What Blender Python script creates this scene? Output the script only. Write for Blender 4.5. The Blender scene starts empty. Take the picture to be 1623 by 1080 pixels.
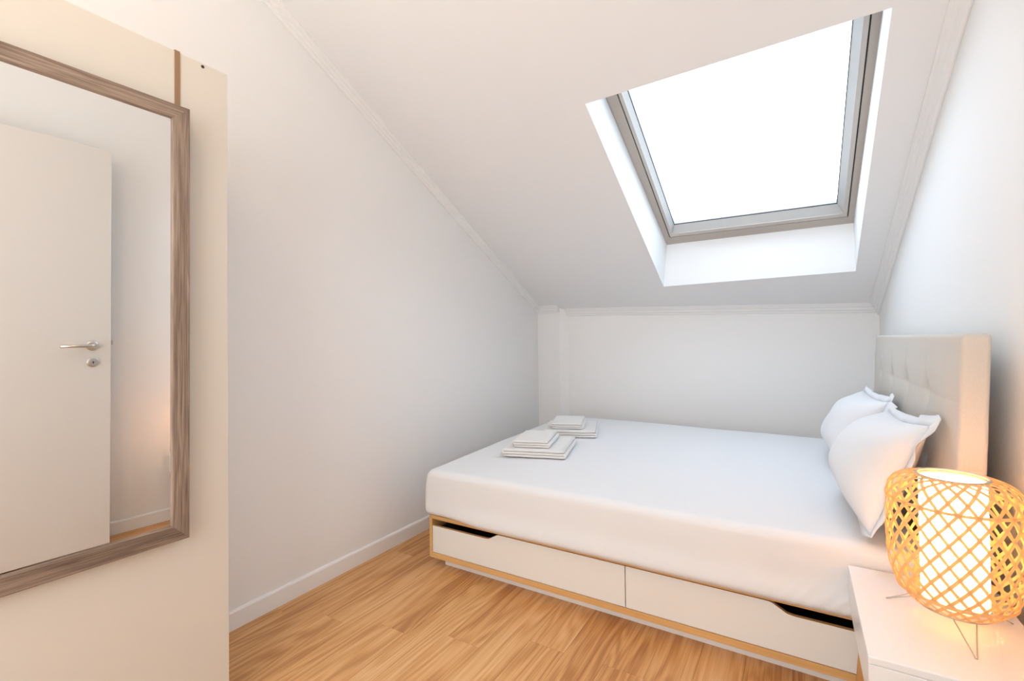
import bpy, bmesh, math, random
from mathutils import Vector, Matrix, noise
random.seed(7)
C = bpy.context.collection
SC = bpy.context.scene
PI = math.pi

# ------------------------------------------------------------------ camera
CAM = Vector((1.9123, 0.0, 1.1189))
FPX, YAW, PITCH, ROLL, SHY = 746.77, -0.54490, 0.01291, -0.01155, -9.83
cd = bpy.data.cameras.new('camera'); cam = bpy.data.objects.new('camera', cd); C.objects.link(cam)
fw = Vector((math.sin(YAW)*math.cos(PITCH), math.cos(YAW)*math.cos(PITCH), math.sin(PITCH)))
r0 = Vector((math.cos(YAW), -math.sin(YAW), 0)); u0 = r0.cross(fw)
rr = r0*math.cos(ROLL) + u0*math.sin(ROLL); uu = -r0*math.sin(ROLL) + u0*math.cos(ROLL)
cam.matrix_world = Matrix(((rr.x, uu.x, -fw.x, CAM.x), (rr.y, uu.y, -fw.y, CAM.y), (rr.z, uu.z, -fw.z, CAM.z), (0, 0, 0, 1)))
cd.sensor_fit = 'HORIZONTAL'; cd.sensor_width = 36; cd.lens = FPX/1623*36; cd.shift_y = SHY/1623
cd.clip_start = 0.01; cd.clip_end = 100
SC.camera = cam

# ------------------------------------------------------------------ sky, lamps, exposure
SKY = 4.7
w = bpy.data.worlds.new('overcast_sky'); SC.world = w; w.use_nodes = True
nt = w.node_tree; bgn = nt.nodes['Background']
tc = nt.nodes.new('ShaderNodeTexCoord'); sx = nt.nodes.new('ShaderNodeSeparateXYZ'); rp = nt.nodes.new('ShaderNodeValToRGB')
nt.links.new(tc.outputs['Generated'], sx.inputs[0]); nt.links.new(sx.outputs['Z'], rp.inputs[0]); nt.links.new(rp.outputs[0], bgn.inputs[0])
rp.color_ramp.elements[0].position = 0.0; rp.color_ramp.elements[0].color = (0.84, 0.925, 1.0, 1)
rp.color_ramp.elements[1].position = 1.0; rp.color_ramp.elements[1].color = (0.70, 0.83, 1.0, 1)
bgn.inputs[1].default_value = SKY
SC.view_settings.view_transform = 'Standard'; SC.view_settings.look = 'None'
SC.view_settings.gamma = 1; SC.view_settings.use_curve_mapping = False
SC.view_settings.exposure = 0.12
CEIL_LAMP, TABLE_LAMP = 8.0, 72.0

# added soft fill light at the rear wall; no doorway is built there
al = bpy.data.lights.new('rear_fill_light', 'AREA'); al.shape = 'RECTANGLE'; al.size = 1.5; al.size_y = 1.9; al.energy = 35; al.color = (0.94, 0.975, 1.0)
ao = bpy.data.objects.new('rear_fill_light', al); C.objects.link(ao); ao.location = (1.25, -1.2, 1.45); ao.rotation_euler = (PI/2, 0, 0)

# ------------------------------------------------------------------ materials
def srgb(r, g, b):
    f = lambda c: (c/255/12.92) if c/255 <= 0.04045 else ((c/255+0.055)/1.055)**2.4
    return (f(r), f(g), f(b), 1)
def mat(name, col, rough=0.6, metal=0.0, bump=0.0, bscale=200.0, spec=0.5, sheen=0.0):
    m = bpy.data.materials.new(name); m.use_nodes = True
    n = m.node_tree; b = n.nodes['Principled BSDF']
    b.inputs['Base Color'].default_value = col; b.inputs['Roughness'].default_value = rough
    b.inputs['Metallic'].default_value = metal; b.inputs['Specular IOR Level'].default_value = spec
    if sheen: b.inputs['Sheen Weight'].default_value = sheen
    if bump:
        t = n.nodes.new('ShaderNodeTexCoord'); nz = n.nodes.new('ShaderNodeTexNoise'); bp = n.nodes.new('ShaderNodeBump')
        nz.inputs['Scale'].default_value = bscale; nz.inputs['Detail'].default_value = 4
        bp.inputs['Strength'].default_value = bump; bp.inputs['Distance'].default_value = 0.002
        n.links.new(t.outputs['Object'], nz.inputs['Vector']); n.links.new(nz.outputs['Fac'], bp.inputs['Height'])
        n.links.new(bp.outputs[0], b.inputs['Normal'])
    return m
def wood(name, dark, mid, light, axis='Y', scale=1.0, rough=0.45, ring=1.0, vary=0.0, streak=0.5):
    """oak: contour lines of a stretched noise make the cathedrals, fine streaks the pores"""
    m = bpy.data.materials.new(name); m.use_nodes = True
    n = m.node_tree; N = n.nodes; L = n.links; b = N['Principled BSDF']
    t = N.new('ShaderNodeTexCoord'); oi = N.new('ShaderNodeObjectInfo')
    off = N.new('ShaderNodeVectorMath'); off.operation = 'MULTIPLY_ADD'
    cb = N.new('ShaderNodeCombineXYZ')
    for k in range(3): L.new(oi.outputs['Random'], cb.inputs[k])
    off.inputs[1].default_value = (37.0, 91.0, 53.0)
    L.new(cb.outputs[0], off.inputs[0]); L.new(t.outputs['Object'], off.inputs[2])
    def mapped(across, along):
        mp = N.new('ShaderNodeMapping'); s = [across*scale]*3; s['XYZ'.index(axis)] = along*scale
        mp.inputs['Scale'].default_value = s; L.new(off.outputs[0], mp.inputs['Vector']); return mp
    n1 = N.new('ShaderNodeTexNoise'); n1.inputs['Scale'].default_value = 1.0; n1.inputs['Detail'].default_value = 2.5; n1.inputs['Roughness'].default_value = 0.45
    L.new(mapped(6.5, 0.72).outputs[0], n1.inputs['Vector'])
    ml = N.new('ShaderNodeMath'); ml.operation = 'MULTIPLY'; ml.inputs[1].default_value = 95*ring; L.new(n1.outputs['Fac'], ml.inputs[0])
    sn = N.new('ShaderNodeMath'); sn.operation = 'SINE'; L.new(ml.outputs[0], sn.inputs[0])
    n2 = N.new('ShaderNodeTexNoise'); n2.inputs['Scale'].default_value = 1.0; n2.inputs['Detail'].default_value = 5; n2.inputs['Roughness'].default_value = 0.65
    L.new(mapped(150.0, 2.2).outputs[0], n2.inputs['Vector'])
    n3 = N.new('ShaderNodeTexNoise'); n3.inputs['Scale'].default_value = 1.0; n3.inputs['Detail'].default_value = 3
    L.new(mapped(9.0, 0.6).outputs[0], n3.inputs['Vector'])
    def mulv(sock, k):
        q = N.new('ShaderNodeMath'); q.operation = 'MULTIPLY'; q.inputs[1].default_value = k; L.new(sock, q.inputs[0]); return q.outputs[0]
    def add(a, c):
        q = N.new('ShaderNodeMath'); q.operation = 'ADD'; L.new(a, q.inputs[0])
        if isinstance(c, float): q.inputs[1].default_value = c
        else: L.new(c, q.inputs[1])
        return q.outputs[0]
    v = add(mulv(sn.outputs[0], 0.10*ring), mulv(n2.outputs['Fac'], streak*1.3))
    v = add(v, mulv(n3.outputs['Fac'], 0.75))
    v = add(v, mulv(oi.outputs['Random'], vary))
    v = add(v, 0.5 - streak*0.65 - 0.375 - vary*0.5)
    r = N.new('ShaderNodeValToRGB'); e = r.color_ramp.elements
    e[0].position = 0.22; e[0].color = dark; e[1].position = 0.80; e[1].color = light
    x = e.new(0.5); x.color = mid
    L.new(v, r.inputs[0]); L.new(r.outputs[0], b.inputs['Base Color'])
    b.inputs['Roughness'].default_value = rough
    bp = N.new('ShaderNodeBump'); bp.inputs['Strength'].default_value = 0.12; bp.inputs['Distance'].default_value = 0.001
    L.new(n2.outputs['Fac'], bp.inputs['Height']); L.new(bp.outputs[0], b.inputs['Normal'])
    return m
def weave(name, col, scale=420.0, strength=0.3, rough=0.9, col2=None):
    m = bpy.data.materials.new(name); m.use_nodes = True
    n = m.node_tree; N = n.nodes; L = n.links; b = N['Principled BSDF']
    b.inputs['Base Color'].default_value = col; b.inputs['Roughness'].default_value = rough; b.inputs['Specular IOR Level'].default_value = 0.2
    b.inputs['Sheen Weight'].default_value = 0.1
    t = N.new('ShaderNodeTexCoord'); hs = []
    for ax in ('X', 'Y', 'Z'):
        wv = N.new('ShaderNodeTexWave'); wv.wave_type = 'BANDS'; wv.bands_direction = ax
        wv.inputs['Scale'].default_value = scale; wv.inputs['Distortion'].default_value = 1.5; wv.inputs['Detail'].default_value = 1
        L.new(t.outputs['Object'], wv.inputs['Vector']); hs.append(wv.outputs['Fac'])
    a = N.new('ShaderNodeMath'); a.operation = 'ADD'; L.new(hs[0], a.inputs[0]); L.new(hs[1], a.inputs[1])
    a2 = N.new('ShaderNodeMath'); a2.operation = 'ADD'; L.new(a.outputs[0], a2.inputs[0]); L.new(hs[2], a2.inputs[1])
    bp = N.new('ShaderNodeBump'); bp.inputs['Strength'].default_value = strength; bp.inputs['Distance'].default_value = 0.001
    L.new(a2.outputs[0], bp.inputs['Height']); L.new(bp.outputs[0], b.inputs['Normal'])
    if col2:
        nz = N.new('ShaderNodeTexNoise'); nz.inputs['Scale'].default_value = 260; nz.inputs['Detail'].default_value = 3
        L.new(t.outputs['Object'], nz.inputs['Vector'])
        mx = N.new('ShaderNodeMix'); mx.data_type = 'RGBA'; mx.inputs[6].default_value = col; mx.inputs[7].default_value = col2
        L.new(nz.outputs['Fac'], mx.inputs[0]); L.new(mx.outputs[2], b.inputs['Base Color'])
    return m
def sheer(name, col, trans=0.5, rough=0.8):
    m = bpy.data.materials.new(name); m.use_nodes = True
    n = m.node_tree; N = n.nodes; L = n.links; out = N['Material Output']; N.remove(N['Principled BSDF'])
    d = N.new('ShaderNodeBsdfDiffuse'); tr = N.new('ShaderNodeBsdfTranslucent'); mx = N.new('ShaderNodeMixShader')
    t = N.new('ShaderNodeTexCoord'); nz = N.new('ShaderNodeTexNoise'); nz.inputs['Scale'].default_value = 60; L.new(t.outputs['Object'], nz.inputs['Vector'])
    r = N.new('ShaderNodeMix'); r.data_type = 'RGBA'
    r.inputs[6].default_value = tuple(c*0.9 for c in col[:3])+(1,); r.inputs[7].default_value = col
    L.new(nz.outputs['Fac'], r.inputs[0])
    for q in (d, tr): L.new(r.outputs[2], q.inputs['Color'])
    mx.inputs[0].default_value = trans
    L.new(d.outputs[0], mx.inputs[1]); L.new(tr.outputs[0], mx.inputs[2]); L.new(mx.outputs[0], out.inputs[0])
    return m

M = {}
M['wall'] = mat('wall_paint', (0.885, 0.88, 0.87, 1), 0.75, bump=0.05, bscale=350, spec=0.25)
M['ceil'] = mat('ceiling_paint', (0.885, 0.88, 0.875, 1), 0.8, bump=0.05, bscale=350, spec=0.2)
M['trim'] = mat('white_gloss_paint', (0.89, 0.885, 0.88, 1), 0.4, spec=0.4, bump=0.02, bscale=80)
M['crown'] = mat('crown_paint', (0.87, 0.865, 0.855, 1), 0.6, spec=0.3, bump=0.02, bscale=80)
M['reveal'] = mat('reveal_paint', (0.90, 0.905, 0.905, 1), 0.7, spec=0.3, bump=0.03, bscale=300)
M['floor'] = wood('oak_plank', srgb(176, 116, 62), srgb(213, 157, 98), srgb(232, 186, 132), 'Y', 1.0, 0.42, vary=0.16, streak=0.68, ring=1.0)
M['plyedge'] = wood('oak_veneer', srgb(196, 144, 84), srgb(222, 174, 112), srgb(234, 194, 138), 'X', 1.0, 0.5, ring=0.4, streak=0.35)
M['legwood'] = wood('beech_leg', srgb(180, 128, 76), srgb(205, 155, 98), srgb(222, 178, 122), 'Z', 1.0, 0.5, ring=0.4, streak=0.3)
M['mwood'] = wood('grey_brown_oak_v', srgb(92, 74, 62), srgb(132, 112, 97), srgb(168, 148, 130), 'Z', 3.2, 0.6, ring=0.6, streak=1.0)
M['mwoodh'] = wood('grey_brown_oak_h', srgb(92, 74, 62), srgb(132, 112, 97), srgb(168, 148, 130), 'Y', 3.2, 0.6, ring=0.6, streak=1.0)
M['cream'] = mat('cream_laminate', (0.68, 0.63, 0.555, 1), 0.45, spec=0.35, bump=0.02, bscale=60)
M['door'] = mat('white_door_lacquer', (0.72, 0.70, 0.67, 1), 0.4, spec=0.4, bump=0.02, bscale=60)
M['drawer'] = mat('white_drawer_foil', (0.85, 0.83, 0.79, 1), 0.4, spec=0.4, bump=0.02, bscale=60)
M['dark'] = mat('dark_interior', (0.02, 0.018, 0.017, 1), 0.9, bump=0.05)
M['nstand'] = mat('white_lacquer', (0.86, 0.85, 0.84, 1), 0.3, spec=0.5, bump=0.02, bscale=50)
M['sheet'] = weave('white_cotton_sheet', (0.80, 0.80, 0.81, 1), 700, 0.06)
M['pillow'] = weave('white_cotton_pillowcase', (0.81, 0.81, 0.825, 1), 700, 0.06)
M['towel'] = mat('white_terry', (0.86, 0.84, 0.82, 1), 0.95, bump=0.9, bscale=700, spec=0.1, sheen=0.4)
M['linen'] = weave('beige_linen', srgb(222, 216, 207), 380, 0.35, col2=srgb(208, 200, 189))
M['winframe'] = mat('pine_white_varnish', srgb(182, 172, 162), 0.45, bump=0.05, bscale=40)
M['winsash'] = mat('pine_white_varnish_sash', srgb(196, 189, 181), 0.4, bump=0.05, bscale=40)
M['winbevel'] = mat('pale_grey_sash_bevel', srgb(184, 183, 180), 0.4, bump=0.05, bscale=40)
M['gasket'] = mat('black_rubber', (0.03, 0.03, 0.035, 1), 0.6, bump=0.02)
M['alu'] = mat('aluminium', (0.62, 0.64, 0.66, 1), 0.35, metal=0.8, bump=0.02)
M['steel'] = mat('brushed_steel', (0.60, 0.58, 0.55, 1), 0.32, metal=1.0, bump=0.03, bscale=300)
M['wire'] = mat('grey_wire', (0.50, 0.47, 0.42, 1), 0.4, metal=0.6, bump=0.02)
M['strap'] = mat('brown_painted_steel', srgb(150, 118, 84), 0.5, bump=0.02)
M['screw'] = mat('brown_hole', (0.05, 0.035, 0.025, 1), 0.6, bump=0.02)
M['ring'] = mat('grey_rim', (0.55, 0.50, 0.43, 1), 0.5, bump=0.02)
M['bamboo'] = sheer('bamboo_split', (0.90, 0.69, 0.38, 1), 0.48)
M['paper'] = sheer('white_paper', (0.95, 0.93, 0.90, 1), 0.6)
m = bpy.data.materials.new('mirror_silver'); m.use_nodes = True; b = m.node_tree.nodes['Principled BSDF']
b.inputs['Base Color'].default_value = (0.90, 0.90, 0.89, 1); b.inputs['Metallic'].default_value = 1; b.inputs['Roughness'].default_value = 0.0
M['mirror'] = m
m = bpy.data.materials.new('window_glass'); m.use_nodes = True; n = m.node_tree; n.nodes.remove(n.nodes['Principled BSDF'])
tr = n.nodes.new('ShaderNodeBsdfTransparent'); gl = n.nodes.new('ShaderNodeBsdfGlossy'); lw = n.nodes.new('ShaderNodeLayerWeight'); pw = n.nodes.new('ShaderNodeMath'); fr = n.nodes.new('ShaderNodeMath'); mx = n.nodes.new('ShaderNodeMixShader')
tr.inputs[0].default_value = (0.95, 0.97, 0.98, 1); gl.inputs['Roughness'].default_value = 0.01; lw.inputs[0].default_value = 0.5; pw.operation = 'POWER'; pw.inputs[1].default_value = 5; fr.operation = 'MULTIPLY_ADD'; fr.inputs[1].default_value = 0.9; fr.inputs[2].default_value = 0.04
n.links.new(lw.outputs['Facing'], pw.inputs[0]); n.links.new(pw.outputs[0], fr.inputs[0])
n.links.new(fr.outputs[0], mx.inputs[0]); n.links.new(tr.outputs[0], mx.inputs[1]); n.links.new(gl.outputs[0], mx.inputs[2]); n.links.new(mx.outputs[0], n.nodes['Material Output'].inputs[0])
M['glass'] = m
def emis(name, col, s):
    m = bpy.data.materials.new(name); m.use_nodes = True; n = m.node_tree; b = n.nodes['Principled BSDF']
    b.inputs['Base Color'].default_value = (0.9, 0.9, 0.9, 1); b.inputs['Emission Color'].default_value = col; b.inputs['Emission Strength'].default_value = s
    return m

# ------------------------------------------------------------------ helpers
def link(name, me, m, parent=None, smooth=False, loc=None):
    if smooth:
        for p in me.polygons: p.use_smooth = True
    if m is not None: me.materials.append(m)
    o = bpy.data.objects.new(name, me); C.objects.link(o)
    if loc: o.location = loc
    if parent: o.parent = parent
    return o
def obj(name, bm, m, parent=None, smooth=False, loc=None, fix=True):
    if fix: bmesh.ops.recalc_face_normals(bm, faces=bm.faces)
    me = bpy.data.meshes.new(name); bm.to_mesh(me); bm.free()
    return link(name, me, m, parent, smooth, loc)
def pyobj(name, vs, fs, m, parent=None, smooth=False, loc=None):
    me = bpy.data.meshes.new(name); me.from_pydata([tuple(v) for v in vs], [], fs); me.update()
    bm = bmesh.new(); bm.from_mesh(me); bmesh.ops.recalc_face_normals(bm, faces=bm.faces); bm.to_mesh(me); bm.free()
    return link(name, me, m, parent, smooth, loc)
def thing(name, label, cat, loc=(0, 0, 0), rz=0, group=None):
    o = bpy.data.objects.new(name, None); C.objects.link(o); o.location = loc; o.rotation_euler = (0, 0, rz)
    o.empty_display_size = 0.05
    return tag(o, label, cat, group)
def tag(o, label, cat, group=None):
    o['label'] = label; o['category'] = cat
    if group: o['group'] = group
    return o
def struct(o, label=None, cat=None):
    o['kind'] = 'structure'
    if label: o['label'] = label
    if cat: o['category'] = cat
    return o
def add_box(bm, x0, x1, y0, y1, z0, z1, bev=0.0, seg=2):
    r = bmesh.ops.create_cube(bm, size=1.0)
    for v in r['verts']:
        v.co = Vector(((x0+x1)/2+v.co.x*(x1-x0), (y0+y1)/2+v.co.y*(y1-y0), (z0+z1)/2+v.co.z*(z1-z0)))
    if bev:
        es = {e for v in r['verts'] for e in v.link_edges}
        bmesh.ops.bevel(bm, geom=list(es), offset=bev, segments=seg, affect='EDGES', profile=0.5)
    return bm
def box(x0, x1, y0, y1, z0, z1, bev=0.0, seg=2): return add_box(bmesh.new(), x0, x1, y0, y1, z0, z1, bev, seg)
def prism(poly, f, g):
    """closed polygon (a,b) extruded between two frames f(a,b)->start and g(a,b)->end"""
    n = len(poly); vs = [f(*p) for p in poly]+[g(*p) for p in poly]
    fs = [tuple(range(n)), tuple(range(2*n-1, n-1, -1))]+[(i, (i+1) % n, n+(i+1) % n, n+i) for i in range(n)]
    return vs, fs
def tube(pts, rad, n=10, closed=False):
    pts = [Vector(p) for p in pts]; vs = []; fs = []; k = len(pts)
    rads = rad if isinstance(rad, (list, tuple)) else [rad]*k
    prev = None
    for i, p in enumerate(pts):
        a = pts[i-1] if (i > 0 or closed) else p; c = pts[(i+1) % k] if (i < k-1 or closed) else p
        t = (c-a).normalized()
        if prev is None:
            up = Vector((0, 0, 1)) if abs(t.z) < 0.9 else Vector((1, 0, 0)); nx = t.cross(up).normalized()
        else:
            nx = (prev - t*prev.dot(t)).normalized()
        prev = nx; ny = t.cross(nx)
        for j in range(n):
            an = 2*PI*j/n; vs.append(p+(nx*math.cos(an)+ny*math.sin(an))*rads[i])
    for i in range(k if closed else k-1):
        for j in range(n):
            a = i*n+j; b_ = i*n+(j+1) % n; i2 = (i+1) % k
            fs.append((a, b_, i2*n+(j+1) % n, i2*n+j))
    if not closed:
        fs.append(tuple(range(n-1, -1, -1))); fs.append(tuple((k-1)*n+j for j in range(n)))
    return vs, fs
def lathe(prof, n=48, cap=True):
    vs = []; fs = []
    for (r, z) in prof:
        for j in range(n): a = 2*PI*j/n; vs.append((r*math.cos(a), r*math.sin(a), z))
    for i in range(len(prof)-1):
        for j in range(n): fs.append((i*n+j, i*n+(j+1) % n, (i+1)*n+(j+1) % n, (i+1)*n+j))
    if cap: fs.append(tuple(range(n))); fs.append(tuple((len(prof)-1)*n+j for j in range(n)))
    return vs, fs
def axis_list(h, r, nseg, narc):
    a = [-h + r*(1-math.tan(PI/4*(1-k/narc))) for k in range(narc+1)]
    inner = [-h+r+(2*h-2*r)*k/nseg for k in range(1, nseg)]
    return a + inner + [-x for x in reversed(a)]
def rbox(sx, sy, sz, r, segs, narc=4, fn=None):
    """rounded box as a grid, deformed by fn(Vector)->Vector"""
    bm = bmesh.new(); H = (sx/2, sy/2, sz/2); A = [axis_list(H[i], r, segs[i], narc) for i in range(3)]
    cache = {}
    def V(i, j, k):
        key = (i, j, k)
        if key not in cache:
            p = Vector((A[0][i], A[1][j], A[2][k]))
            q = Vector([max(-(H[t]-r), min(H[t]-r, p[t])) for t in range(3)]); d = p-q
            if d.length > 1e-9: p = q+d.normalized()*r
            cache[key] = bm.verts.new(fn(p) if fn else p)
        return cache[key]
    nx, ny, nz = [len(a)-1 for a in A]
    for i in range(nx):
        for j in range(ny):
            for k in (0, nz): bm.faces.new((V(i, j, k), V(i+1, j, k), V(i+1, j+1, k), V(i, j+1, k)))
    for i in range(nx):
        for k in range(nz):
            for j in (0, ny): bm.faces.new((V(i, j, k), V(i+1, j, k), V(i+1, j, k+1), V(i, j, k+1)))
    for j in range(ny):
        for k in range(nz):
            for i in (0, nx): bm.faces.new((V(i, j, k), V(i, j+1, k), V(i, j+1, k+1), V(i, j, k+1)))
    return bm

# ------------------------------------------------------------------ the room
D, K, SL = 3.6923, 1.3343, 0.46428
CS, SN, TN = math.cos(SL), math.sin(SL), math.tan(SL)
NRM = Vector((0, SN, CS))                                   # outward normal of the sloping ceiling
def S(x, s, off=0.0): return Vector((x, D-s*CS, K+s*SN))+NRM*off
def zc(y): return K+(D-y)*TN
YB, ZF = -1.25, 2.75                                        # rear wall, flat ceiling
def wr(y): return 2.37+(3.0-y)*0.020                        # right wall is a touch out of parallel
yl, yr = 3.635, 3.745                                       # back wall, left and right ends
def wb(x): return yl+(yr-yl)*(x-0.2)/2.16
yf = D-(ZF-K)/TN                                            # where the slope meets the flat ceiling

flo = struct(obj('floor', box(-0.02, 2.55, YB, 3.95, -0.06, -0.012), M['dark']))
# planks along Y
PW, PL = 0.14, 1.22
std = box(-PW/2+0.0003, PW/2-0.0003, -PL/2+0.0003, PL/2-0.0003, -0.011, 0.0, 0.0004, 1)
bmesh.ops.recalc_face_normals(std, faces=std.faces)
stdme = bpy.data.meshes.new('plank'); std.to_mesh(stdme); std.free(); stdme.materials.append(M['floor'])
xs = []
x = 1.18-PW*9
while x < 2.5: xs.append(x); x += PW
for i, x0 in enumerate(xs):
    xa, xb = max(x0, 0.0), min(x0+PW, 2.47)
    y = -1.25-((i*0.47) % 1.0)*PL
    if abs(x0-(1.18-PW)) < 1e-3: y = 1.54-3*PL
    while y < 3.9:
        ya, ybb = max(y, YB), min(y+PL, 3.9)
        if ybb-ya > 0.02:
            if xb-xa > PW-1e-6 and ybb-ya > PL-1e-6:
                o = bpy.data.objects.new('plank', stdme); C.objects.link(o); o.location = (x0+PW/2, y+PL/2, 0); o.parent = flo
            else:
                hx, hy = (xb-xa)/2-0.0003, (ybb-ya)/2-0.0003
                obj('plank', box(-hx, hx, -hy, hy, -0.011, 0, 0.0004, 1), M['floor'], flo, loc=((xa+xb)/2, (ya+ybb)/2, 0))
        y += PL

def wallslab(name, poly, inn, mt):
    """a wall: polygon of points pushed 0.1 m away from the room along inn"""
    n = len(poly); d = Vector(inn)*0.1
    vs = [Vector(p) for p in poly]+[Vector(p)+d for p in poly]
    fs = [tuple(range(n)), tuple(range(2*n-1, n-1, -1))]+[(i, (i+1) % n, n+(i+1) % n, n+i) for i in range(n)]
    return struct(pyobj(name, vs, fs, mt))
e = 0.06
wallslab('wall_left', [(0, YB-e, -0.05), (0, 3.9, -0.05), (0, 3.9, zc(3.9)+e), (0, yf, ZF+e), (0, YB-e, ZF+e)], (-1, 0, 0), M['wall'])
wallslab('wall_right', [(wr(YB-e), YB-e, -0.05), (wr(3.9), 3.9, -0.05), (wr(3.9), 3.9, zc(3.9)+e), (wr(yf), yf, ZF+e), (wr(YB-e), YB-e, ZF+e)], (1, 0, 0), M['wall'])
wallslab('wall_rear', [(-0.05, YB, -0.05), (2.6, YB, -0.05), (2.6, YB, ZF+e), (-0.05, YB, ZF+e)], (0, -1, 0), M['wall'])
xr = 2.6
wallslab('wall_back', [(0.15, wb(0.15), -0.05), (xr, wb(xr), -0.05), (xr, wb(xr), zc(wb(xr))+e), (0.15, wb(0.15), zc(wb(0.15))+e)], (0, 1, 0), M['wall'])
# boxed pier in the back left corner
YP = 3.585
poly = [(-0.01, YP), (0.203, YP), (0.267, wb(0.267)+0.002), (0.267, 3.8), (-0.01, 3.8)]
vs = [Vector((a, b_, -0.02)) for a, b_ in poly]+[Vector((a, b_, zc(b_)+0.03)) for a, b_ in poly]
fs = [tuple(range(5)), tuple(range(9, 4, -1))]+[(i, (i+1) % 5, 5+(i+1) % 5, 5+i) for i in range(5)]
struct(pyobj('trim_1', vs, fs, M['wall']), 'boxed pier in the back left corner')

# sloping ceiling with the skylight well, and the flat part above the camera
OP = [(1.108, 1.902), (2.196, 1.93), (2.206, 0.364), (1.111, 0.338)]      # TL TR BR BL on the ceiling
FO = 0.26
FR = [(1.100, 1.96), (2.210, 1.97), (2.203, 0.488), (1.140, 0.480)]       # the well's inner end
sTop, sBot = (ZF-K)/SN, -0.35
out = [(-0.06, sTop), (2.6, sTop), (2.6, sBot), (-0.06, sBot)]
vs = [S(*p) for p in out]+[S(*p) for p in OP]
fs = [(i, (i+1) % 4, 4+(i+1) % 4, 4+i) for i in range(4)]
vs += [Vector((-0.06, YB-e, ZF)), Vector((2.6, YB-e, ZF))]; fs.append((8, 9, 1, 0))
ceil = struct(pyobj('ceiling', vs, fs, M['ceil']))
vs = [S(*p) for p in OP]+[S(*p, FO+0.02) for p in FR]
struct(pyobj('well_lining', vs, [(i, (i+1) % 4, 4+(i+1) % 4, 4+i) for i in range(4)], M['reveal'], ceil), 'white lining of the skylight well')
# roof above, so that no light comes in beside the well
ro = [(-0.2, sTop+0.1), (2.75, sTop+0.1), (2.75, sBot-0.2), (-0.2, sBot-0.2)]
ri = [(1.08, 1.985), (2.225, 1.985), (2.225, 0.47), (1.12, 0.47)]
vs = [S(*p, 0.30) for p in ro]+[S(*p, 0.30) for p in ri]+[S(*p, 0.36) for p in ro]+[S(*p, 0.36) for p in ri]
fs = [(i, (i+1) % 4, 4+(i+1) % 4, 4+i) for i in range(4)]+[(8+i, 8+(i+1) % 4, 12+(i+1) % 4, 12+i) for i in range(4)]
fs += [(i, (i+1) % 4, 8+(i+1) % 4, 8+i) for i in range(4)]+[(4+i, 4+(i+1) % 4, 12+(i+1) % 4, 12+i) for i in range(4)]
struct(pyobj('roof_deck', vs, fs, M['dark'], ceil))

# crown moulding: stepped profile (a = out along ceiling, b = down the wall)
CP = [(0, 0), (0.048, 0), (0.048, 0.005), (0.040, 0.007), (0.036, 0.014), (0.026, 0.017), (0.023, 0.026), (0.013, 0.030), (0.010, 0.037), (0.006, 0.039), (0, 0.039)]
ND = -NRM
f = lambda a, b_: S(a, -0.2)+ND*b_
g = lambda a, b_: S(a, sTop)+ND*b_
struct(pyobj('trim_2', *prism(CP, f, g), M['crown']), 'stepped crown moulding along the left wall')
f = lambda a, b_: Vector((wr(3.88)-a, 0, 0))+Vector((0, 3.88, zc(3.88)))+ND*b_*1.3
g = lambda a, b_: Vector((wr(yf)-a, 0, 0))+Vector((0, yf, ZF))+ND*b_*1.3
struct(pyobj('trim_3', *prism(CP, f, g), M['crown']), 'stepped crown moulding along the right wall')
CB = [(a*0.9, b_*1.1) for a, b_ in CP]
def cb(x, yw):
    return lambda a, b_: Vector((x, yw-a*CS, zc(yw)+a*SN-b_))
struct(pyobj('trim_4', *prism(CB, cb(0.25, wb(0.25)), cb(wr(3.73)+0.02, wb(wr(3.73)+0.02))), M['crown']), 'crown moulding along the top of the low back wall')
struct(pyobj('trim_5', *prism(CB, cb(-0.005, YP), cb(0.205, YP)), M['crown']), 'short crown moulding on the corner pier')
# baseboards
BP = [(0, 0), (0.012, 0), (0.012, 0.067), (0.009, 0.073), (0.004, 0.075), (0, 0.075)]
struct(pyobj('baseboard_left', *prism(BP, lambda a, z: Vector((a, 0.79, z)), lambda a, z: Vector((a, YP, z))), M['trim']))
struct(pyobj('baseboard_right', *prism(BP, lambda a, z: Vector((wr(-1.25)-a, -1.25, z)), lambda a, z: Vector((wr(3.7)-a, 3.7, z))), M['trim']))
struct(pyobj('baseboard_back', *prism(BP, lambda a, z: Vector((0.27, wb(0.27)-a, z)), lambda a, z: Vector((2.36, wb(2.36)-a, z))), M['trim']))
struct(pyobj('baseboard_rear', *prism(BP, lambda a, z: Vector((0, YB+a, z)), lambda a, z: Vector((2.45, YB+a, z))), M['trim']))

# ------------------------------------------------------------------ skylight
win = bpy.data.objects.new('window_1', None); C.objects.link(win); win.location = S(1.66, 1.2, FO); struct(win, 'square roof window in a white well above the bed')
wi = win.location.copy()
def quadring(name, A, B, offs, mt, parent, bev=True):
    """four mitred rails between outer corners A and inner corners B; offs = (o_in_A,o_in_B,o_out)"""
    oa, ob, oo = offs; res = []
    for i in range(4):
        j = (i+1) % 4
        ps = [S(*A[i], oa)-wi, S(*A[j], oa)-wi, S(*B[j], ob)-wi, S(*B[i], ob)-wi, S(*A[i], oo)-wi, S(*A[j], oo)-wi, S(*B[j], oo)-wi, S(*B[i], oo)-wi]
        res.append(pyobj(name, ps, [(0, 1, 2, 3), (4, 5, 6, 7), (0, 1, 5, 4), (2, 3, 7, 6), (1, 2, 6, 5), (0, 3, 7, 4)], mt, parent))
    return res
def inset(Q, l, t, r, b_): return [(Q[0][0]+l, Q[0][1]-t), (Q[1][0]-r, Q[1][1]-t), (Q[2][0]-r, Q[2][1]+b_), (Q[3][0]+l, Q[3][1]+b_)]
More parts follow.
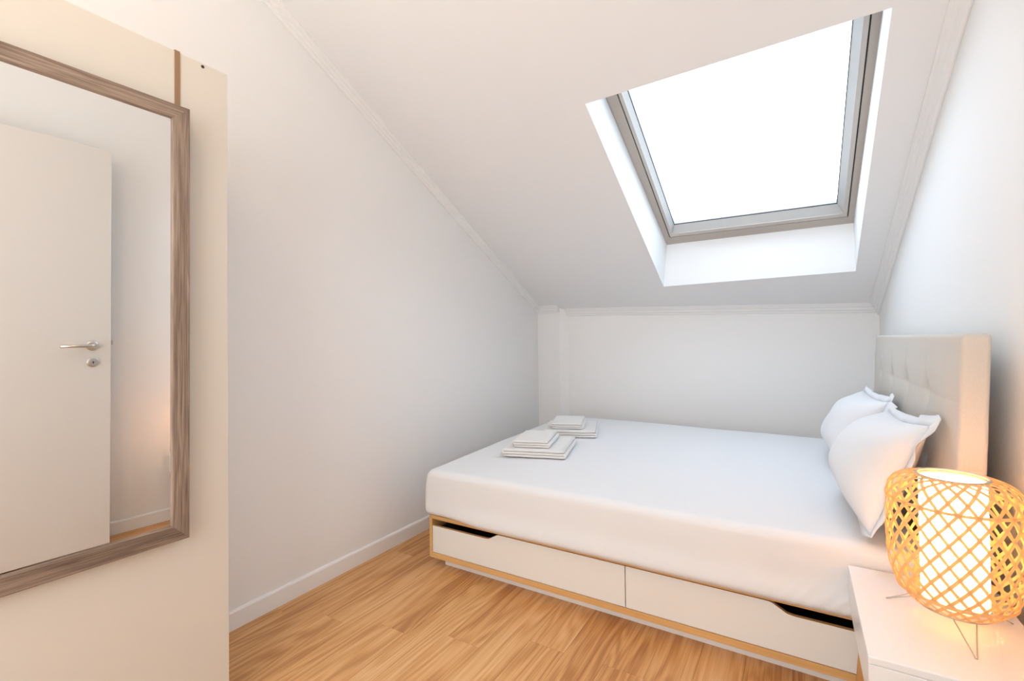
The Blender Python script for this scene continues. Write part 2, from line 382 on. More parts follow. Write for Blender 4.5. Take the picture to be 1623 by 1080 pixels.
F1 = [(1.101, 1.975), (2.213, 1.985), (2.206, 0.478), (1.137, 0.470)]
G1 = [(1.160, 1.93), (2.177, 1.93), (2.174, 0.537), (1.171, 0.541)]
quadring('window_frame', F1, G1, (FO, FO+0.004, FO+0.11), M['winframe'], win)
G2 = inset(G1, 0.007, 0.007, 0.007, 0.007)
quadring('gasket', inset(G1, 0.0005, 0.0005, 0.0005, 0.0005), G2, (FO+0.010, FO+0.010, FO+0.10), M['gasket'], win)
A1 = inset(G1, 0.0065, 0.0065, 0.0065, 0.0065)
A2 = inset(G1, 0.024, 0.03, 0.026, 0.034)
sash = bpy.data.objects.new('sash', None); C.objects.link(sash); sash.parent = win
quadring('sash_rail', A1, A2, (FO+0.002, FO+0.004, FO+0.03), M['winsash'], sash)
A3 = inset(G1, 0.040, 0.05, 0.054, 0.072)
quadring('sash_bevel', A2, A3, (FO+0.008, FO+0.05, FO+0.085), M['winbevel'], sash)
A4 = inset(A3, 0.003, 0.003, 0.003, 0.003)
quadring('glazing_bead', A3, A4, (FO+0.050, FO+0.051, FO+0.056), M['gasket'], sash)
gq = inset(A3, -0.006, -0.006, -0.006, -0.006)
gv = [S(*p, FO+0.056)-wi for p in gq]+[S(*p, FO+0.060)-wi for p in gq]
pyobj('pane', gv, [(0, 1, 2, 3), (7, 6, 5, 4)]+[(i, (i+1) % 4, 4+(i+1) % 4, 4+i) for i in range(4)], M['glass'], sash)
# exterior sash cover
quadring('frame_cover', inset(F1, -0.02, -0.02, -0.02, -0.02), inset(A3, -0.02, -0.02, -0.02, -0.02), (FO+0.11, FO+0.087, FO+0.13), M['alu'], win)

# ------------------------------------------------------------------ wardrobe, mirror
WX = 0.438; sc_ = (CAM.x-WX)/(CAM.x-0.421)                   # door plane; sizes follow the view from the camera
def wy(y): return y*sc_
def wz(z): return CAM.z+(z-CAM.z)*sc_
WY, WZ = wy(0.783), wz(1.949)
W0 = WY-1.0
wd = thing('wardrobe', 'tall cream laminate wardrobe at the left with a framed mirror hung on its door', 'wardrobe', (0.22, WY-0.5, 0))
wo = Vector((0.22, WY-0.5, 0))
def wpart(name, x0, x1, y0, y1, z0, z1, mt, bev=0.0012):
    return obj(name, box(x0-wo.x, x1-wo.x, y0-wo.y, y1-wo.y, z0, z1, bev, 1), mt, wd)
wpart('side_panel', 0.016, WX-0.021, WY-0.02, WY-0.002, 0.0, WZ-0.001, M['cream'])
wpart('side_panel', 0.016, WX-0.021, W0, W0+0.018, 0.0, WZ-0.001, M['cream'])
wpart('top_panel', 0.016, WX-0.021, W0+0.018, WY-0.02, WZ-0.040, WZ-0.022, M['cream'])
wpart('bottom_panel', 0.016, WX-0.021, W0+0.018, WY-0.02, 0.05, 0.07, M['cream'])
wpart('back_panel', 0.012, 0.016, W0, WY-0.002, 0.0, WZ-0.002, M['cream'])
dp = wpart('door_panel', WX-0.019, WX, W0-0.002, WY, 0.012, WZ, M['cream'])
vs, fs = lathe([(0.0045, -0.0005), (0.0045, 0.0012), (0.003, 0.0014), (0.0024, 0.0004)], 20)
sh = pyobj('screw_hole', [(z_, x_, y_) for x_, y_, z_ in vs], fs, M['screw'], dp, True, loc=(WX-wo.x, wy(0.713)-wo.y, wz(1.939)))
sh['label'] = 'small dark screw hole near the top corner'

m0 = WX+0.001; MX = m0+0.021
my1, my1i = wy(0.660), wy(0.617); mz1, mz1i, mz0, mz0i = wz(1.778), wz(1.738), wz(0.581), wz(0.626)
my0 = my1-0.46; my0i = my0+(my1-my1i)
mo = Vector((WX+0.0005, my0, mz0))
mi = thing('hanging_mirror', 'tall mirror in a grey-brown oak frame hung on the cream wardrobe door', 'mirror', mo)
MROT = Matrix.Rotation(math.radians(-1.6), 4, 'Z') @ Matrix.Rotation(math.radians(0.45), 4, 'Y')
mi.rotation_euler = MROT.to_euler()
oc = [(my0, mz1), (my1, mz1), (my1, mz0), (my0, mz0)]; ic = [(my0i, mz1i), (my1i, mz1i), (my1i, mz0i), (my0i, mz0i)]
for i in range(4):
    j = (i+1) % 4
    def P3(c, xx): return Vector((xx, c[0], c[1]))-mo
    cen = (P3(oc[i], m0)+P3(oc[j], m0))/2
    rows = []
    for c_o, c_i in ((oc[i], ic[i]), (oc[j], ic[j])):
        q = lambda t, xx: Vector((xx, c_o[0]+(c_i[0]-c_o[0])*t, c_o[1]+(c_i[1]-c_o[1])*t))-mo-cen
        rows.append([q(0, m0), q(0, MX-0.0015), q(0.035, MX), q(0.93, MX), q(0.965, MX-0.0015), q(1, MX-0.012), q(1, m0)])
    n = 7; vs = rows[0]+rows[1]
    fs = [tuple(range(n)), tuple(range(2*n-1, n-1, -1))]+[(k, (k+1) % n, n+(k+1) % n, n+k) for k in range(n)]
    pyobj('frame_rail' if i % 2 == 0 else 'frame_stile', vs, fs, M['mwoodh'] if i % 2 == 0 else M['mwood'], mi, loc=cen)
gx = WX+0.0135
obj('mirror_glass', box(gx-0.004-mo.x, gx-mo.x, my0i-0.004-mo.y, my1i+0.004-mo.y, mz0i-0.004-mo.z, mz1i+0.004-mo.z), M['mirror'], mi)
obj('backing_board', box(m0-mo.x, gx-0.005-mo.x, my0+0.006-mo.y, my1-0.006-mo.y, mz0+0.006-mo.z, mz1-0.006-mo.z), M['dark'], mi)
for yc in (wy(0.646), my0+(my1-wy(0.646))):
    hw = 0.0068*sc_; bk = 0.0205
    pr = [(0.0008, mz1-0.05), (0.0022, mz1-0.05), (0.0022, WZ+0.0022), (-bk-0.0014, WZ+0.0022), (-bk-0.0014, WZ-0.014), (-bk, WZ-0.014), (-bk, WZ+0.0008), (0.0008, WZ+0.0008)]
    st = pyobj('hanging_strap', *prism(pr, lambda a, z: Vector((WX+a, yc-hw, z))-mo, lambda a, z: Vector((WX+a, yc+hw, z))-mo), M['strap'], mi)
    st['label'] = 'brown over-door hanging strap'
    st.matrix_parent_inverse = (Matrix.Translation(mo) @ MROT).inverted() @ Matrix.Translation(mo)

# ------------------------------------------------------------------ open door (seen in the mirror)
dx = wr(1.09)-0.155; dy1 = 0.966; dy0 = 0.129
do = Vector((dx+0.0175, dy0, 0))
dr = bpy.data.objects.new('door_1', None); C.objects.link(dr); dr.location = do
struct(dr, 'plain off-white door leaf standing open against the right wall')
obj('door_leaf', box(0-0.0175, 0.0175, 0, dy1-dy0, 0.012, 2.15, 0.0015, 1), M['door'], dr)
hy, hz = 0.887-dy0, 1.089
def disc(r, t):
    vs, fs = lathe([(r, 0), (r, t*0.6), (r*0.93, t), (r*0.5, t*1.02)], 32)
    return [(-z_, x_, y_) for x_, y_, z_ in vs], fs
pyobj('handle_rose', *disc(0.026, 0.008), M['steel'], dr, True, loc=(-0.0175, hy, hz))
lv = [(-0.006, 0, 0), (-0.03, 0, 0), (-0.044, -0.004, 0), (-0.050, -0.018, 0), (-0.051, -0.05, -0.001), (-0.051, -0.135, -0.003)]
pyobj('door_handle', *tube(lv, [0.010, 0.010, 0.0095, 0.009, 0.0085, 0.008], 14), M['steel'], dr, True, loc=(-0.0175, hy, hz))
ke = pyobj('key_escutcheon', *disc(0.026, 0.006), M['steel'], dr, True, loc=(-0.0175, hy+0.004, hz-0.088))
vs, fs = tube([(-0.0055, 0, 0), (-0.0068, 0, 0)], 0.0042, 12); vs2, fs2 = tube([(-0.0055, 0, -0.006), (-0.0068, 0, -0.006)], 0.0024, 8)
pyobj('keyhole', vs+vs2, fs+[tuple(i+len(vs) for i in f_) for f_ in fs2], M['screw'], ke)
obj('latch_bolt', box(-0.008, 0.006, dy1-dy0-0.01, dy1-dy0+0.012, hz+0.004, hz+0.028, 0.001, 1), M['steel'], dr)
for z in (0.25, 1.05, 1.90):
    pyobj('hinge', *tube([(0.024, -0.004, z-0.045), (0.024, -0.004, z+0.045)], 0.007, 12), M['steel'], dr, True)
# door frame post that the leaf is hinged to
obj('door_frame', box(0.03, wr(0.1)-do.x+0.01, -0.09, -0.012, 0.0, 2.2, 0.002, 1), M['trim'], dr)

# ------------------------------------------------------------------ ceiling lamp behind the camera
CLX, CLY = 0.95, 0.12
cl = thing('ceiling_lamp', 'round warm white ceiling lamp above the doorway end of the room', 'lamp', (CLX, CLY, ZF))
pyobj('lamp_base', *lathe([(0.10, 0.0), (0.10, -0.03), (0.09, -0.035)], 40), M['trim'], cl, True)
pyobj('lamp_globe', *lathe([(0.001, -0.115), (0.06, -0.108), (0.105, -0.088), (0.125, -0.06), (0.12, -0.042), (0.09, -0.036)], 40), emis('warm_globe', (1.0, 0.70, 0.45, 1), 3.0), cl, True)
ld = bpy.data.lights.new('ceiling_light', 'POINT'); ld.energy = CEIL_LAMP; ld.color = (1.0, 0.72, 0.48); ld.shadow_soft_size = 0.13
lo = bpy.data.objects.new('ceiling_light', ld); C.objects.link(lo); lo.parent = cl; lo.location = (0, 0, -0.28)

# ------------------------------------------------------------------ bed
BX0, BX1, BY0, BY1 = 0.319, 2.225, 1.808, 3.42
bo = Vector((BX0, BY0, 0))
bd = thing('storage_bed', 'low bed frame in oak veneer with two white drawers along its long side', 'bed', bo)
def bpart(name, x0, x1, y0, y1, z0, z1, mt, bev=0.001, parent=None):
    return obj(name, box(x0-bo.x, x1-bo.x, y0-bo.y, y1-bo.y, z0, z1, bev, 1), mt, parent or bd)
bpart('top_rail', BX0, BX1, BY0, BY0+0.09, 0.234, 0.252, M['plyedge'])
bpart('top_rail', BX0, BX1, BY1-0.09, BY1, 0.234, 0.252, M['plyedge'])
bpart('base_board', BX0, BX1, BY0, BY1, 0.042, 0.068, M['plyedge'])
bpart('end_panel', BX0, BX0+0.018, BY0+0.0005, BY1, 0.0685, 0.2335, M['plyedge'])
bpart('end_panel', BX1-0.018, BX1, BY0+0.0005, BY1, 0.0685, 0.2335, M['plyedge'])
bpart('back_panel', BX0+0.018, BX1-0.018, BY1-0.018, BY1-0.001, 0.0685, 0.2335, M['plyedge'])
bpart('divider', 1.312, 1.328, BY0+0.03, BY1-0.02, 0.0685, 0.2335, M['dark'])
bpart('plinth', 0.385, 2.19, 1.85, 3.36, 0.0, 0.0415, M['drawer'])['label'] = 'white recessed plinth'
for k in range(12):
    xx = BX0+0.06+k*0.157
    bpart('slat', xx, xx+0.09, BY0+0.09, BY1-0.09, 0.236, 0.25, M['legwood'])
def drawer(xa, xb, flip):
    z0, z1 = 0.0705, 0.2305; cut = 0.030; L1, L2 = 0.318, 0.392
    pts = [(xa, z0), (xb, z0), (xb, z1-cut), ] if flip else [(xa, z0), (xb, z0), (xb, z1)]
    if flip: pts += [(xb-L1, z1-cut), (xb-L1-0.02, z1-cut+0.003), (xb-L2+0.012, z1-0.003), (xb-L2, z1), (xa, z1)]
    else: pts += [(xa+L2, z1), (xa+L2-0.012, z1-0.003), (xa+L1+0.02, z1-cut+0.003), (xa+L1, z1-cut), (xa, z1-cut)]
    d = bpy.data.objects.new('drawer', None); C.objects.link(d); d.parent = bd; d.location = (xa-bo.x, 0, 0)
    f = lambda a, z: Vector((a-xa, 0.0015, z)); g = lambda a, z: Vector((a-xa, 0.0165, z))
    vs, fs = prism(pts, f, g)
    o = pyobj('drawer_front', vs, fs, M['drawer'], d); o.data.materials.append(M['plyedge'])
    for p in o.data.polygons:
        if abs(p.normal.y) < 0.5: p.material_index = 1
    bx = box(0.02, xb-xa-0.02, 0.018, 0.60, 0.075, 0.085); add_box(bx, 0.02, xb-xa-0.02, 0.59, 0.60, 0.085, 0.19)
    add_box(bx, 0.02, 0.03, 0.018, 0.59, 0.085, 0.19); add_box(bx, xb-xa-0.03, xb-xa-0.02, 0.018, 0.59, 0.085, 0.19)
    obj('drawer_box', bx, M['dark'], d)  # near-black boxes: the shade inside the drawers is put into the colour
drawer(0.340, 1.3185, False); drawer(1.3215, BX1-0.020, True)

# mattress in a fitted sheet
mx0, mx1, myf, myb = 0.312, 2.228, 1.790, 3.425
ZB = 0.2535
def htop(x, y):
    u = min(max((x-mx0)/(mx1-mx0), 0), 1); v = min(max((y-myf)/(myb-myf), 0), 1)
    h = (0.479*(1-u)*(1-v)+0.477*u*(1-v)+0.525*(1-u)*v+0.503*u*v)
    h += 0.010*math.sin(PI*u)**0.7*min(1, v*3)*min(1, (1-v)*6)
    return h
def mfn(p):
    x, y, z = p; t = z/0.24+0.5                                # 0 bottom .. 1 top
    X = (mx0+mx1)/2+x; Y = (myf+myb)/2+y
    h = htop(X, Y); Z = ZB+(h-ZB)*t
    lev = math.sin(PI*min(1, max(0, t)))
    if y < -(myb-myf)/2+0.07: 
        rm = min(1, max(0, (X-0.42)/0.25)); rm = rm*rm*(3-2*rm); bl = math.exp(-((t-0.10)/0.22)**2)
        Y -= 0.010*lev + (0.012+0.014*rm)*bl; Z -= 0.009*rm*math.exp(-(t/0.2)**2)*min(1, max(0, (0.036-(y+(myb-myf)/2))/0.02))
    if x < -(mx1-mx0)/2+0.07: X -= 0.010*lev
    wv = noise.noise(Vector((X*3.1, Y*3.1, 1.7)))*0.0035+noise.noise(Vector((X*9, Y*7, 5.2)))*0.0012
    if t > 0.9: Z += wv
    # gathers of the fitted sheet low on the front, towards the head end
    if y < -(myb-myf)/2+0.05 and t < 0.6:
        k = max(0, 1-abs((X-1.95)/0.30))*max(0, 1-abs(t-0.16)/0.40)
        Y += 0.0024*k*math.sin((X*1.0-Z*0.9+0.018*noise.noise(Vector((X*14, Z*8, 9))))*2*PI/0.045)*(0.6+0.8*noise.noise(Vector((X*11, 4, 2))))
        Y += 0.0022*noise.noise(Vector((X*10, Z*6, 3)))*min(1, (0.6-t)*3)
    if t < 0.08: Z += 0.002*noise.noise(Vector((X*12, Y*12, 0)))+0.002
    return Vector((X-mx0, Y-myf, Z))
mb = rbox(mx1-mx0, myb-myf, 0.24, 0.036, (260, 90, 20), 6, mfn)
mt_ = obj('mattress', mb, M['sheet'], None, True, loc=(mx0, myf, 0))
tag(mt_, 'thick mattress in a smooth white fitted sheet on the drawer bed', 'mattress')

# ------------------------------------------------------------------ headboard
HY0, HY1, HT, HTH = 1.670, 3.285, 1.123, 0.058
tilt = math.radians(2.4)
hb = thing('headboard', 'beige button tufted linen headboard standing against the right wall behind the pillows', 'headboard', (2.2375+HTH/2-0.002, HY0, 0))
HB0 = 0.445; hH = HT-HB0
btn = [(HY0+0.375+0.335*k, z) for k in range(4) for z in (0.940, 0.735)]
btn = [(y_-(HY0+HY1)/2, z_-(HB0+hH/2)) for y_, z_ in btn]
def hfn(p):
    x, y, z = p
    if x < 0:
        d = 0
        for by, bz in btn:
            rr2 = ((y-by)**2+(z-bz)**2)**0.5
            d += 0.019*math.exp(-(rr2/0.026)**2)+0.013*math.exp(-rr2/0.075)
        # soft pleats between buttons of a column, flat seam along each row
        for k in range(4):
            d += 0.0045*math.exp(-((y-btn[2*k][0])/0.012)**2)*(1 if z < btn[0][1]+0.01 else max(0, 1-(z-btn[0][1])/0.16))
        d += 0.0022*math.exp(-((z-btn[0][1])/0.005)**2)
        edge = min(1, (hH/2-abs(z))/0.03)*min(1, (HTH*14-abs(y))/0.03)
        x += d*max(0, min(1, edge)) - 0.010*max(0, min(1, (hH/2-abs(z))/0.12))*max(0, min(1, ((HY1-HY0)/2-abs(y))/0.15))
    if abs(y) > (HY1-HY0)/2-0.012:
        y *= 1-0.0012*math.exp(-((z-btn[0][1])/0.004)**2)
        x += (0.004*noise.noise(Vector((z*9, 2, 1))) if x > 0 else 0)
    q = Vector((x, y+(HY1-HY0)/2, z+HB0+hH/2))
    return Vector((q.x+q.z*math.sin(tilt), q.y, q.z))
pad = obj('padded_panel', rbox(HTH, HY1-HY0, hH, 0.012, (3, 170, 90), 3, hfn), M['linen'], hb, True)
for by, bz in btn:
    vs, fs = lathe([(0.0095, -0.003), (0.0095, 0.0), (0.007, 0.003), (0.002, 0.004)], 16)
    zz = bz+HB0+hH/2; px = -HTH/2+zz*math.sin(tilt)+0.0155
    pyobj('button', [(-z_, x_, y_) for x_, y_, z_ in vs], fs, M['linen'], pad, True, loc=(px, by+(HY1-HY0)/2, zz))
for yy in (0.30, HY1-HY0-0.30):
    obj('leg', box(0.004, 0.026, yy-0.03, yy+0.03, 0.0, 0.50, 0.002, 1), M['legwood'], hb)

# ------------------------------------------------------------------ pillows
def pillow(name, corners, thick, label, seed, droop=0.0, fl=0.028):
    """corners: bottom-near, top-near, top-far, bottom-far; u along the length, v up"""
    bn, tn, tf, bf = [Vector(c) for c in corners]
    base = (bn+bf)/2
    du = ((bf-bn)+(tf-tn)).normalized(); dv = ((tn-bn)+(tf-bf)).normalized(); nrm = du.cross(dv).normalized()
    if nrm.x > 0: nrm = -nrm                                  # towards the foot of the bed
    def P(u, v): return (bn*(1-u)+bf*u)*(1-v)+(tn*(1-u)+tf*u)*v
    nu, nv = 56, 44
    def prof(a): return max(0.0, 1-abs(2*a-1)**2.6)**0.62
    def surf(u, v, side):
        # sides pulled in between the corners
        uu_ = u+(0.5-u)*0.09*math.sin(PI*v); vv_ = v+(0.5-v)*0.10*math.sin(PI*u)
        w_ = prof(u)*prof(v)
        sg = (1-0.25*(v-0.35)) * w_
        p = P(uu_, vv_)
        wr_ = 0.006*noise.noise(Vector((u*4+seed, v*4, 3.1)))*min(1, w_*2)+0.010*noise.noise(Vector((u*1.8+seed, v*1.8, 8.1)))*w_
        return p+nrm*((sg*thick[0] if side > 0 else -sg*thick[1])+wr_)
    vs = []; fs = []
    for side in (1, -1):
        for j in range(nv+1):
            for i in range(nu+1): vs.append(surf(i/nu, j/nv, side)-base)
    W_ = nu+1; T = W_*(nv+1)
    for s_ in (0, T):
        for j in range(nv):
            for i in range(nu):
                a = s_+j*W_+i; fs.append((a, a+1, a+W_+1, a+W_))
    root = thing(name, label, 'pillow', base, 0, None)
    me = bpy.data.meshes.new('cushion'); me.from_pydata([tuple(v) for v in vs], [], fs)
    bm = bmesh.new(); bm.from_mesh(me); bmesh.ops.remove_doubles(bm, verts=bm.verts, dist=1e-5); bmesh.ops.recalc_face_normals(bm, faces=bm.faces); bm.to_mesh(me); bm.free()
    link('cushion', me, M['pillow'], root, True)
    # flange: a flat hem all round the seam
    ring = []
    N_ = 44
    for i in range(N_): ring.append((i/N_, 0))
    for j in range(N_): ring.append((1, j/N_))
    for i in range(N_): ring.append((1-i/N_, 1))
    for j in range(N_): ring.append((0, 1-j/N_))
    vs = []; n = len(ring)
    cen = P(0.5, 0.5)
    for (u, v) in ring:
        p = surf(u, v, 1)
        o_ = (P(u, v)-cen)
        outd = (du*((1 if u > 0.999 else -1 if u < 0.001 else 0))+dv*((1 if v > 0.999 else -1 if v < 0.001 else 0)))
        if outd.length > 0: outd.normalize()
        cor = (abs(2*u-1)**6)*(abs(2*v-1)**6)
        fl_ = fl*(1+0.5*cor)
        wv = 0.006*math.sin((u*7+v*5)*3.1+seed)+0.004*noise.noise(Vector((u*9+seed, v*9, 0)))
        zoff = 0
        q = p+outd*fl_+nrm*wv*1.3
        if v < 0.001: q = p+outd*fl_*0.15-nrm*(-0.02)
        vs += [p-outd*0.006+nrm*0.0012-base, q+nrm*0.0012-base, q-nrm*0.0012-base, p-outd*0.006-nrm*0.0012-base]
    fs = []
    for i in range(n):
        a = 4*i; b_ = 4*((i+1) % n)
        for k in range(4): fs.append((a+k, a+(k+1) % 4, b_+(k+1) % 4, b_+k))
    pyobj('flange', vs, fs, M['pillow'], root, True)
    return root
pillow('pillow', [(2.090, 1.785, 0.510), (2.232, 1.770, 0.862), (2.218, 2.415, 0.818), (2.075, 2.430, 0.515)], (0.135, 0.065),
       'white pillow leaning on the headboard nearest the lamp, in front of the other pillow', 1.3)
pillow('pillow', [(2.085, 2.500, 0.520), (2.236, 2.475, 0.845), (2.205, 3.080, 0.836), (2.060, 3.100, 0.525)], (0.125, 0.055),
       'white pillow leaning on the far end of the headboard, partly behind the other pillow', 4.7)

# ------------------------------------------------------------------ folded towels
def towel(name, w_, d_, layers, th, loc, rz, label, group, seed):
    rnd = random.Random(seed)
    pitch = th*1.07; pts = []
    for i in range(layers):
        z = th*0.5+i*pitch; a, b_ = -w_/2+pitch*0.5, w_/2-pitch*0.5
        a += rnd.uniform(0, 0.006); b_ -= rnd.uniform(0, 0.006)
        row = [(a+(b_-a)*k/10, z) for k in range(11)]
        if i % 2: row.reverse()
        pts += row
        if i < layers-1:
            cx = row[-1][0]; sg = 1 if i % 2 == 0 else -1
            for k in range(1, 6):
                an = -PI/2+PI*k/6; pts.append((cx+sg*math.cos(an)*pitch*0.5, z+pitch*0.5+math.sin(an)*pitch*0.5))
    n = len(pts); L = []; R_ = []
    for i in range(n):
        a = Vector(pts[max(0, i-1)]); b_ = Vector(pts[min(n-1, i+1)]); t = (b_-a).normalized(); nn = Vector((-t.y, t.x))
        p = Vector(pts[i]); hh = th*0.465
        if i == 0 or i == n-1: hh *= 0.6
        L.append(p+nn*hh); R_.append(p-nn*hh)
    vs = []; fs = []; NY = 14
    ys = [-d_/2, -d_/2+0.002, -d_/2+0.006]+[-d_/2+d_*k/NY for k in range(1, NY)]+[d_/2-0.006, d_/2-0.002, d_/2]
    for q, y in enumerate(ys):
        k_ = 0.55 if q in (0, len(ys)-1) else 0.85 if q in (1, len(ys)-2) else 1.0
        for i in range(n):
            c_ = (L[i]+R_[i])/2
            for s_ in (L[i], R_[i]):
                p = c_+(s_-c_)*k_
                ox = 0.003*noise.noise(Vector((p.x*8+seed, y*8, p.y*40)))
                oz = 0.0022*noise.noise(Vector((p.x*12+seed, y*9, 2.0)))
                oy = 0.0035*noise.noise(Vector((p.x*6, p.y*60, seed)))
                z_ = max(0.0003, p.y+oz) if p.y < th else p.y+oz
                vs.append((p.x+ox, y+oy, z_))
    m2 = 2*n
    for q in range(len(ys)-1):
        for i in range(n-1):
            for s_ in (0, 1):
                a = q*m2+2*i+s_; fs.append((a, a+2, a+2+m2, a+m2))
        for i in (0, n-1):
            a = q*m2+2*i; fs.append((a, a+1, a+1+m2, a+m2))
    for q in (0, len(ys)-1):
        for i in range(n-1):
            a = q*m2+2*i; fs.append((a, a+1, a+3, a+2))
    o = pyobj(name, vs, fs, M['towel'], None, True, loc); 
    gx_ = (htop(loc[0]+0.1, loc[1])-htop(loc[0]-0.1, loc[1]))/0.2; gy_ = (htop(loc[0], loc[1]+0.1)-htop(loc[0], loc[1]-0.1))/0.2
    o.rotation_mode = 'QUATERNION'
    o.rotation_quaternion = Vector((0, 0, 1)).rotation_difference(Vector((-gx_, -gy_, 1)).normalized()) @ Matrix.Rotation(rz, 3, 'Z').to_quaternion()
    return tag(o, label, 'towel', group)
def place(x, y, th): return (x, y, htop(x, y)+th)
T1, T2 = 0.0135, 0.0115
h1 = htop(0.66, 2.38)+0.0035
towel('bath_towel', 0.345, 0.34, 3, T1, (0.672, 2.345, h1), math.radians(14), 'large folded white towel at the bottom of the stack nearest the camera', None, 3)
towel('hand_towel', 0.205, 0.27, 3, T2, (0.652, 2.335, h1+3*T1*1.07+0.001), math.radians(15), 'small folded white towel on top of the stack nearest the camera', None, 5)
h2 = htop(0.63, 2.84)+0.0045
towel('bath_towel', 0.335, 0.34, 3, T1, (0.640, 2.845, h2), math.radians(19), 'large folded white towel at the bottom of the stack farther from the camera', None, 8)
towel('hand_towel', 0.205, 0.27, 3, T2, (0.622, 2.84, h2+3*T1*1.07+0.001), math.radians(18), 'small folded white towel on top of the stack farther from the camera', None, 9)

# ------------------------------------------------------------------ nightstand
NZ = 0.425
ns = thing('nightstand', 'white box nightstand on splayed wooden legs at the head of the bed', 'nightstand', (2.19, 1.52, 0))
no = Vector((2.19, 1.52, 0))
nx0, nx1, ny0, ny1, nz0 = 2.0315, 2.362, 1.280, 1.758, 0.308
def npart(name, x0, x1, y0, y1, z0, z1, bev=0.002): return obj(name, box(x0-no.x, x1-no.x, y0-no.y, y1-no.y, z0, z1, bev, 2), M['nstand'], ns)
npart('tabletop', nx0, nx1, ny0, ny1, NZ-0.018, NZ, 0.003)
npart('side_panel', nx0+0.0005, nx0+0.016, ny0+0.0162, ny1-0.0005, nz0, NZ-0.0185)
npart('side_panel', nx1-0.016, nx1-0.0005, ny0+0.0162, ny1-0.0005, nz0, NZ-0.0185)
npart('bottom_panel', nx0+0.0165, nx1-0.0165, ny0+0.0165, ny1-0.0005, nz0, nz0+0.016)
npart('front_panel', nx0+0.0005, nx1-0.0005, ny0+0.0005, ny0+0.016, nz0, NZ-0.0182)
npart('back_panel', nx0+0.0165, nx1-0.0165, ny1-0.016, ny1-0.0005, nz0+0.0165, NZ-0.0185)
for sx_, sy_ in ((0, 0), (1, 0), (1, 1), (0, 1)):
    lx = (nx0+0.045 if sx_ == 0 else nx1-0.045)-no.x; ly = (ny0+0.05 if sy_ == 0 else ny1-0.05)-no.y
    ex = lx+(-0.030 if sx_ == 0 else 0.020); ey = ly+(-0.030 if sy_ == 0 else 0.022)
    pyobj('leg', *tube([(lx, ly, nz0-0.0005), (lx+(ex-lx)*0.5, ly+(ey-ly)*0.5, nz0*0.5), (ex, ey, 0.0)], [0.017, 0.015, 0.011], 16), M['legwood'], ns, True)

# ------------------------------------------------------------------ table lamp
AX, AY = 2.2235, 1.518
tl = thing('table_lamp', 'woven bamboo lantern lamp with a glowing white inner shade on the nightstand', 'lamp', (AX, AY, NZ))
zb = 0.046                                                  # above the table top
PRF = [(0.070, zb), (0.084, zb+0.009), (0.097, zb+0.023), (0.108, zb+0.041), (0.117, zb+0.063), (0.1235, zb+0.092), (0.1265, zb+0.13), (0.1275, zb+0.18),
       (0.127, zb+0.225), (0.1255, zb+0.258), (0.121, zb+0.279), (0.111, zb+0.294), (0.096, zb+0.303), (0.081, zb+0.307), (0.067, zb+0.309)]
# resample the profile by arc length
def catmull(P_, n):
    out_ = []
    for i in range(len(P_)-1):
        p0 = Vector(P_[max(0, i-1)]); p1 = Vector(P_[i]); p2 = Vector(P_[i+1]); p3 = Vector(P_[min(len(P_)-1, i+2)])
        for k in range(n):
            t = k/n; out_.append(0.5*((2*p1)+(p2-p0)*t+(2*p0-5*p1+4*p2-p3)*t*t+(3*p1-p0-3*p2+p3)*t**3))
    out_.append(Vector(P_[-1])); return out_
PR = catmull(PRF, 4)
NST, TAN = 24, 1.42
def strip_mesh(sign, off, hw=0.0035, th=0.0005):
    th_ = 0; c3 = []
    for i, p in enumerate(PR):
        if i: th_ += (PR[i]-PR[i-1]).length/((PR[i].x+PR[i-1].x)/2)/TAN
        a = sign*th_; c3.append(Vector((p.x*math.cos(a), p.x*math.sin(a), p.y)))
    vs = []; fs = []
    for i, c_ in enumerate(c3):
        t = (c3[min(i+1, len(c3)-1)]-c3[max(i-1, 0)]).normalized()
        tp = (PR[min(i+1, len(PR)-1)]-PR[max(i-1, 0)]).normalized(); an = math.atan2(c_.y, c_.x)
        nn = Vector((tp.y*math.cos(an), tp.y*math.sin(an), -tp.x)).normalized()
        wd_ = t.cross(nn).normalized(); c2 = c_+nn*off
        vs += [c2-wd_*hw-nn*th, c2+wd_*hw-nn*th, c2+wd_*hw+nn*th, c2-wd_*hw+nn*th]
    for i in range(len(c3)-1):
        for k in range(4): fs.append((4*i+k, 4*i+(k+1) % 4, 4*i+4+(k+1) % 4, 4*i+4+k))
    q = 4*(len(c3)-1); fs += [(3, 2, 1, 0), (q, q+1, q+2, q+3)]
    me = bpy.data.meshes.new('bamboo_strip'); me.from_pydata([tuple(v) for v in vs], [], fs); me.update()
    bm = bmesh.new(); bm.from_mesh(me); bmesh.ops.recalc_face_normals(bm, faces=bm.faces); bm.to_mesh(me); bm.free()
    me.materials.append(M['bamboo']); return me
for sign, off in ((1, 0.0006), (-1, -0.0006)):
    me = strip_mesh(sign, off)
    for k in range(NST):
        o = bpy.data.objects.new('bamboo_strip', me); C.objects.link(o); o.parent = tl; o.rotation_euler = (0, 0, 2*PI*k/NST+0.05*sign)
def rad_at(z):
    for a, b_ in zip(PR, PR[1:]):
        if a.y <= z <= b_.y: return a.x+(b_.x-a.x)*(z-a.y)/max(1e-6, b_.y-a.y)
    return 0.1
def hoop(name, z, r, hh, tt, mt):
    vs, fs = lathe([(r-tt, z-hh), (r, z-hh), (r, z+hh), (r-tt, z+hh), (r-tt, z-hh)], 64, False)
    return pyobj(name, vs, fs, mt, tl)
hoop('bamboo_hoop', zb+0.252, rad_at(zb+0.252)+0.0024, 0.0036, 0.0010, M['bamboo'])
hoop('bamboo_hoop', zb+0.036, rad_at(zb+0.036)+0.0034, 0.0036, 0.0010, M['bamboo'])
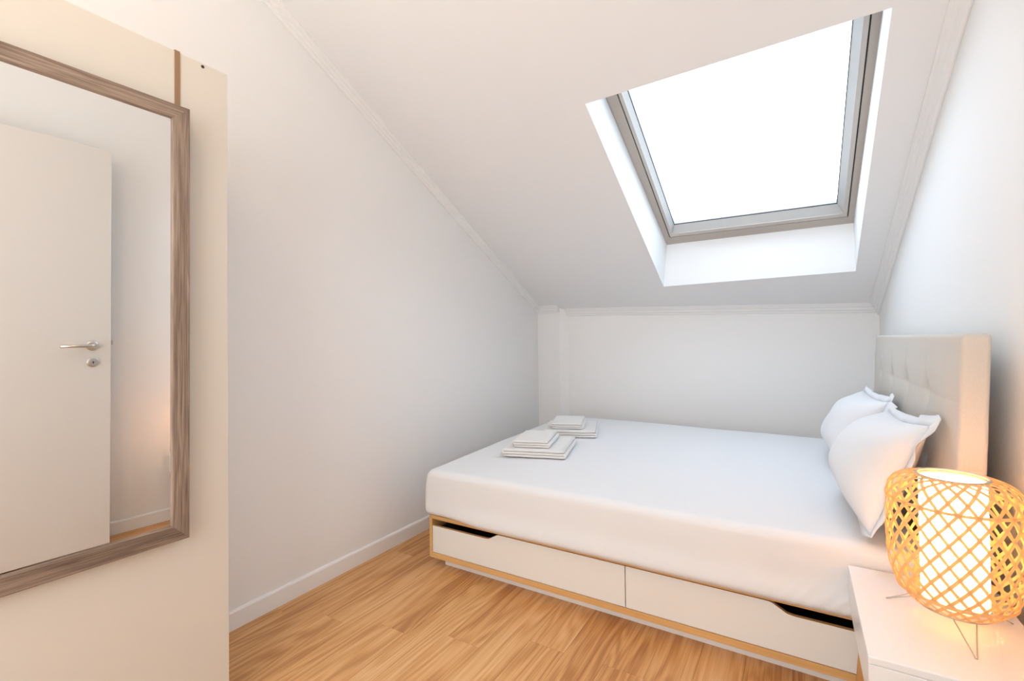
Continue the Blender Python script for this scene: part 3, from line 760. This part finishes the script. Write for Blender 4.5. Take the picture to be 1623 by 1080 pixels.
ringp = lambda r, z, n=64: [(r*math.cos(2*PI*k/n), r*math.sin(2*PI*k/n), z) for k in range(n)]
pyobj('top_rim', *tube(ringp(0.0655, zb+0.309), 0.0032, 10, True), M['ring'], tl, True)
pyobj('bottom_ring', *tube(ringp(0.070, zb-0.001), 0.0024, 8, True), M['wire'], tl, True)
vs, fs = lathe([(0.0615, zb+0.010), (0.0615, zb+0.300), (0.0612, zb+0.306)], 64, False)
sh_ = pyobj('inner_shade', vs, fs, M['paper'], tl, True); sh_['label'] = 'white paper cylinder glowing inside the bamboo'
for nm_, zz in (('shade_top', 0.3005), ('shade_bottom', 0.0115)):
    vs, fs = lathe([(0.001, zb+zz+0.0004), (0.03, zb+zz+0.0002), (0.061, zb+zz)], 48, False)
    pyobj(nm_, vs, fs, M['paper'], sh_)
# lamp holder, cross bars, bulb
pyobj('bulb_holder', *lathe([(0.016, zb-0.003), (0.018, zb+0.0), (0.018, zb+0.045), (0.014, zb+0.05)], 24), M['trim'], tl, True)
for a in (-88, 151.6, 31.6):
    t = math.radians(a); d = Vector((math.cos(t), math.sin(t), 0)); pe = Vector((-d.y, d.x, 0))
    pyobj('wire_spoke', *tube([d*0.016+Vector((0, 0, zb-0.003)), d*0.069+Vector((0, 0, zb-0.002))], 0.0014, 8), M['wire'], tl, True)
    tip = d*0.1365+Vector((0, 0, 0.0014)); a1 = d*0.068+pe*0.020+Vector((0, 0, zb-0.001)); a2 = d*0.068-pe*0.020+Vector((0, 0, zb-0.001))
    q1 = tip+(a1-tip)*0.07-d*0.0; q2 = tip+(a2-tip)*0.07
    pyobj('wire_leg', *tube([a1, q1+pe*0.0012, tip+pe*0.0016+d*0.001, tip+d*0.002, tip-pe*0.0016+d*0.001, q2-pe*0.0012, a2], 0.0013, 8), M['wire'], tl, True)
blb = pyobj('light_bulb', *lathe([(0.008, zb+0.05), (0.013, zb+0.06), (0.024, zb+0.085), (0.028, zb+0.105), (0.024, zb+0.125), (0.012, zb+0.138), (0.001, zb+0.141)], 24), emis('bulb_glow', (1.0, 0.62, 0.30, 1), 6.0), tl, True)
ld = bpy.data.lights.new('bulb_light', 'POINT'); ld.energy = TABLE_LAMP; ld.color = (1.0, 0.47, 0.16); ld.shadow_soft_size = 0.03
lo = bpy.data.objects.new('bulb_light', ld); C.objects.link(lo); lo.parent = tl; lo.location = (0, 0, zb+0.19)
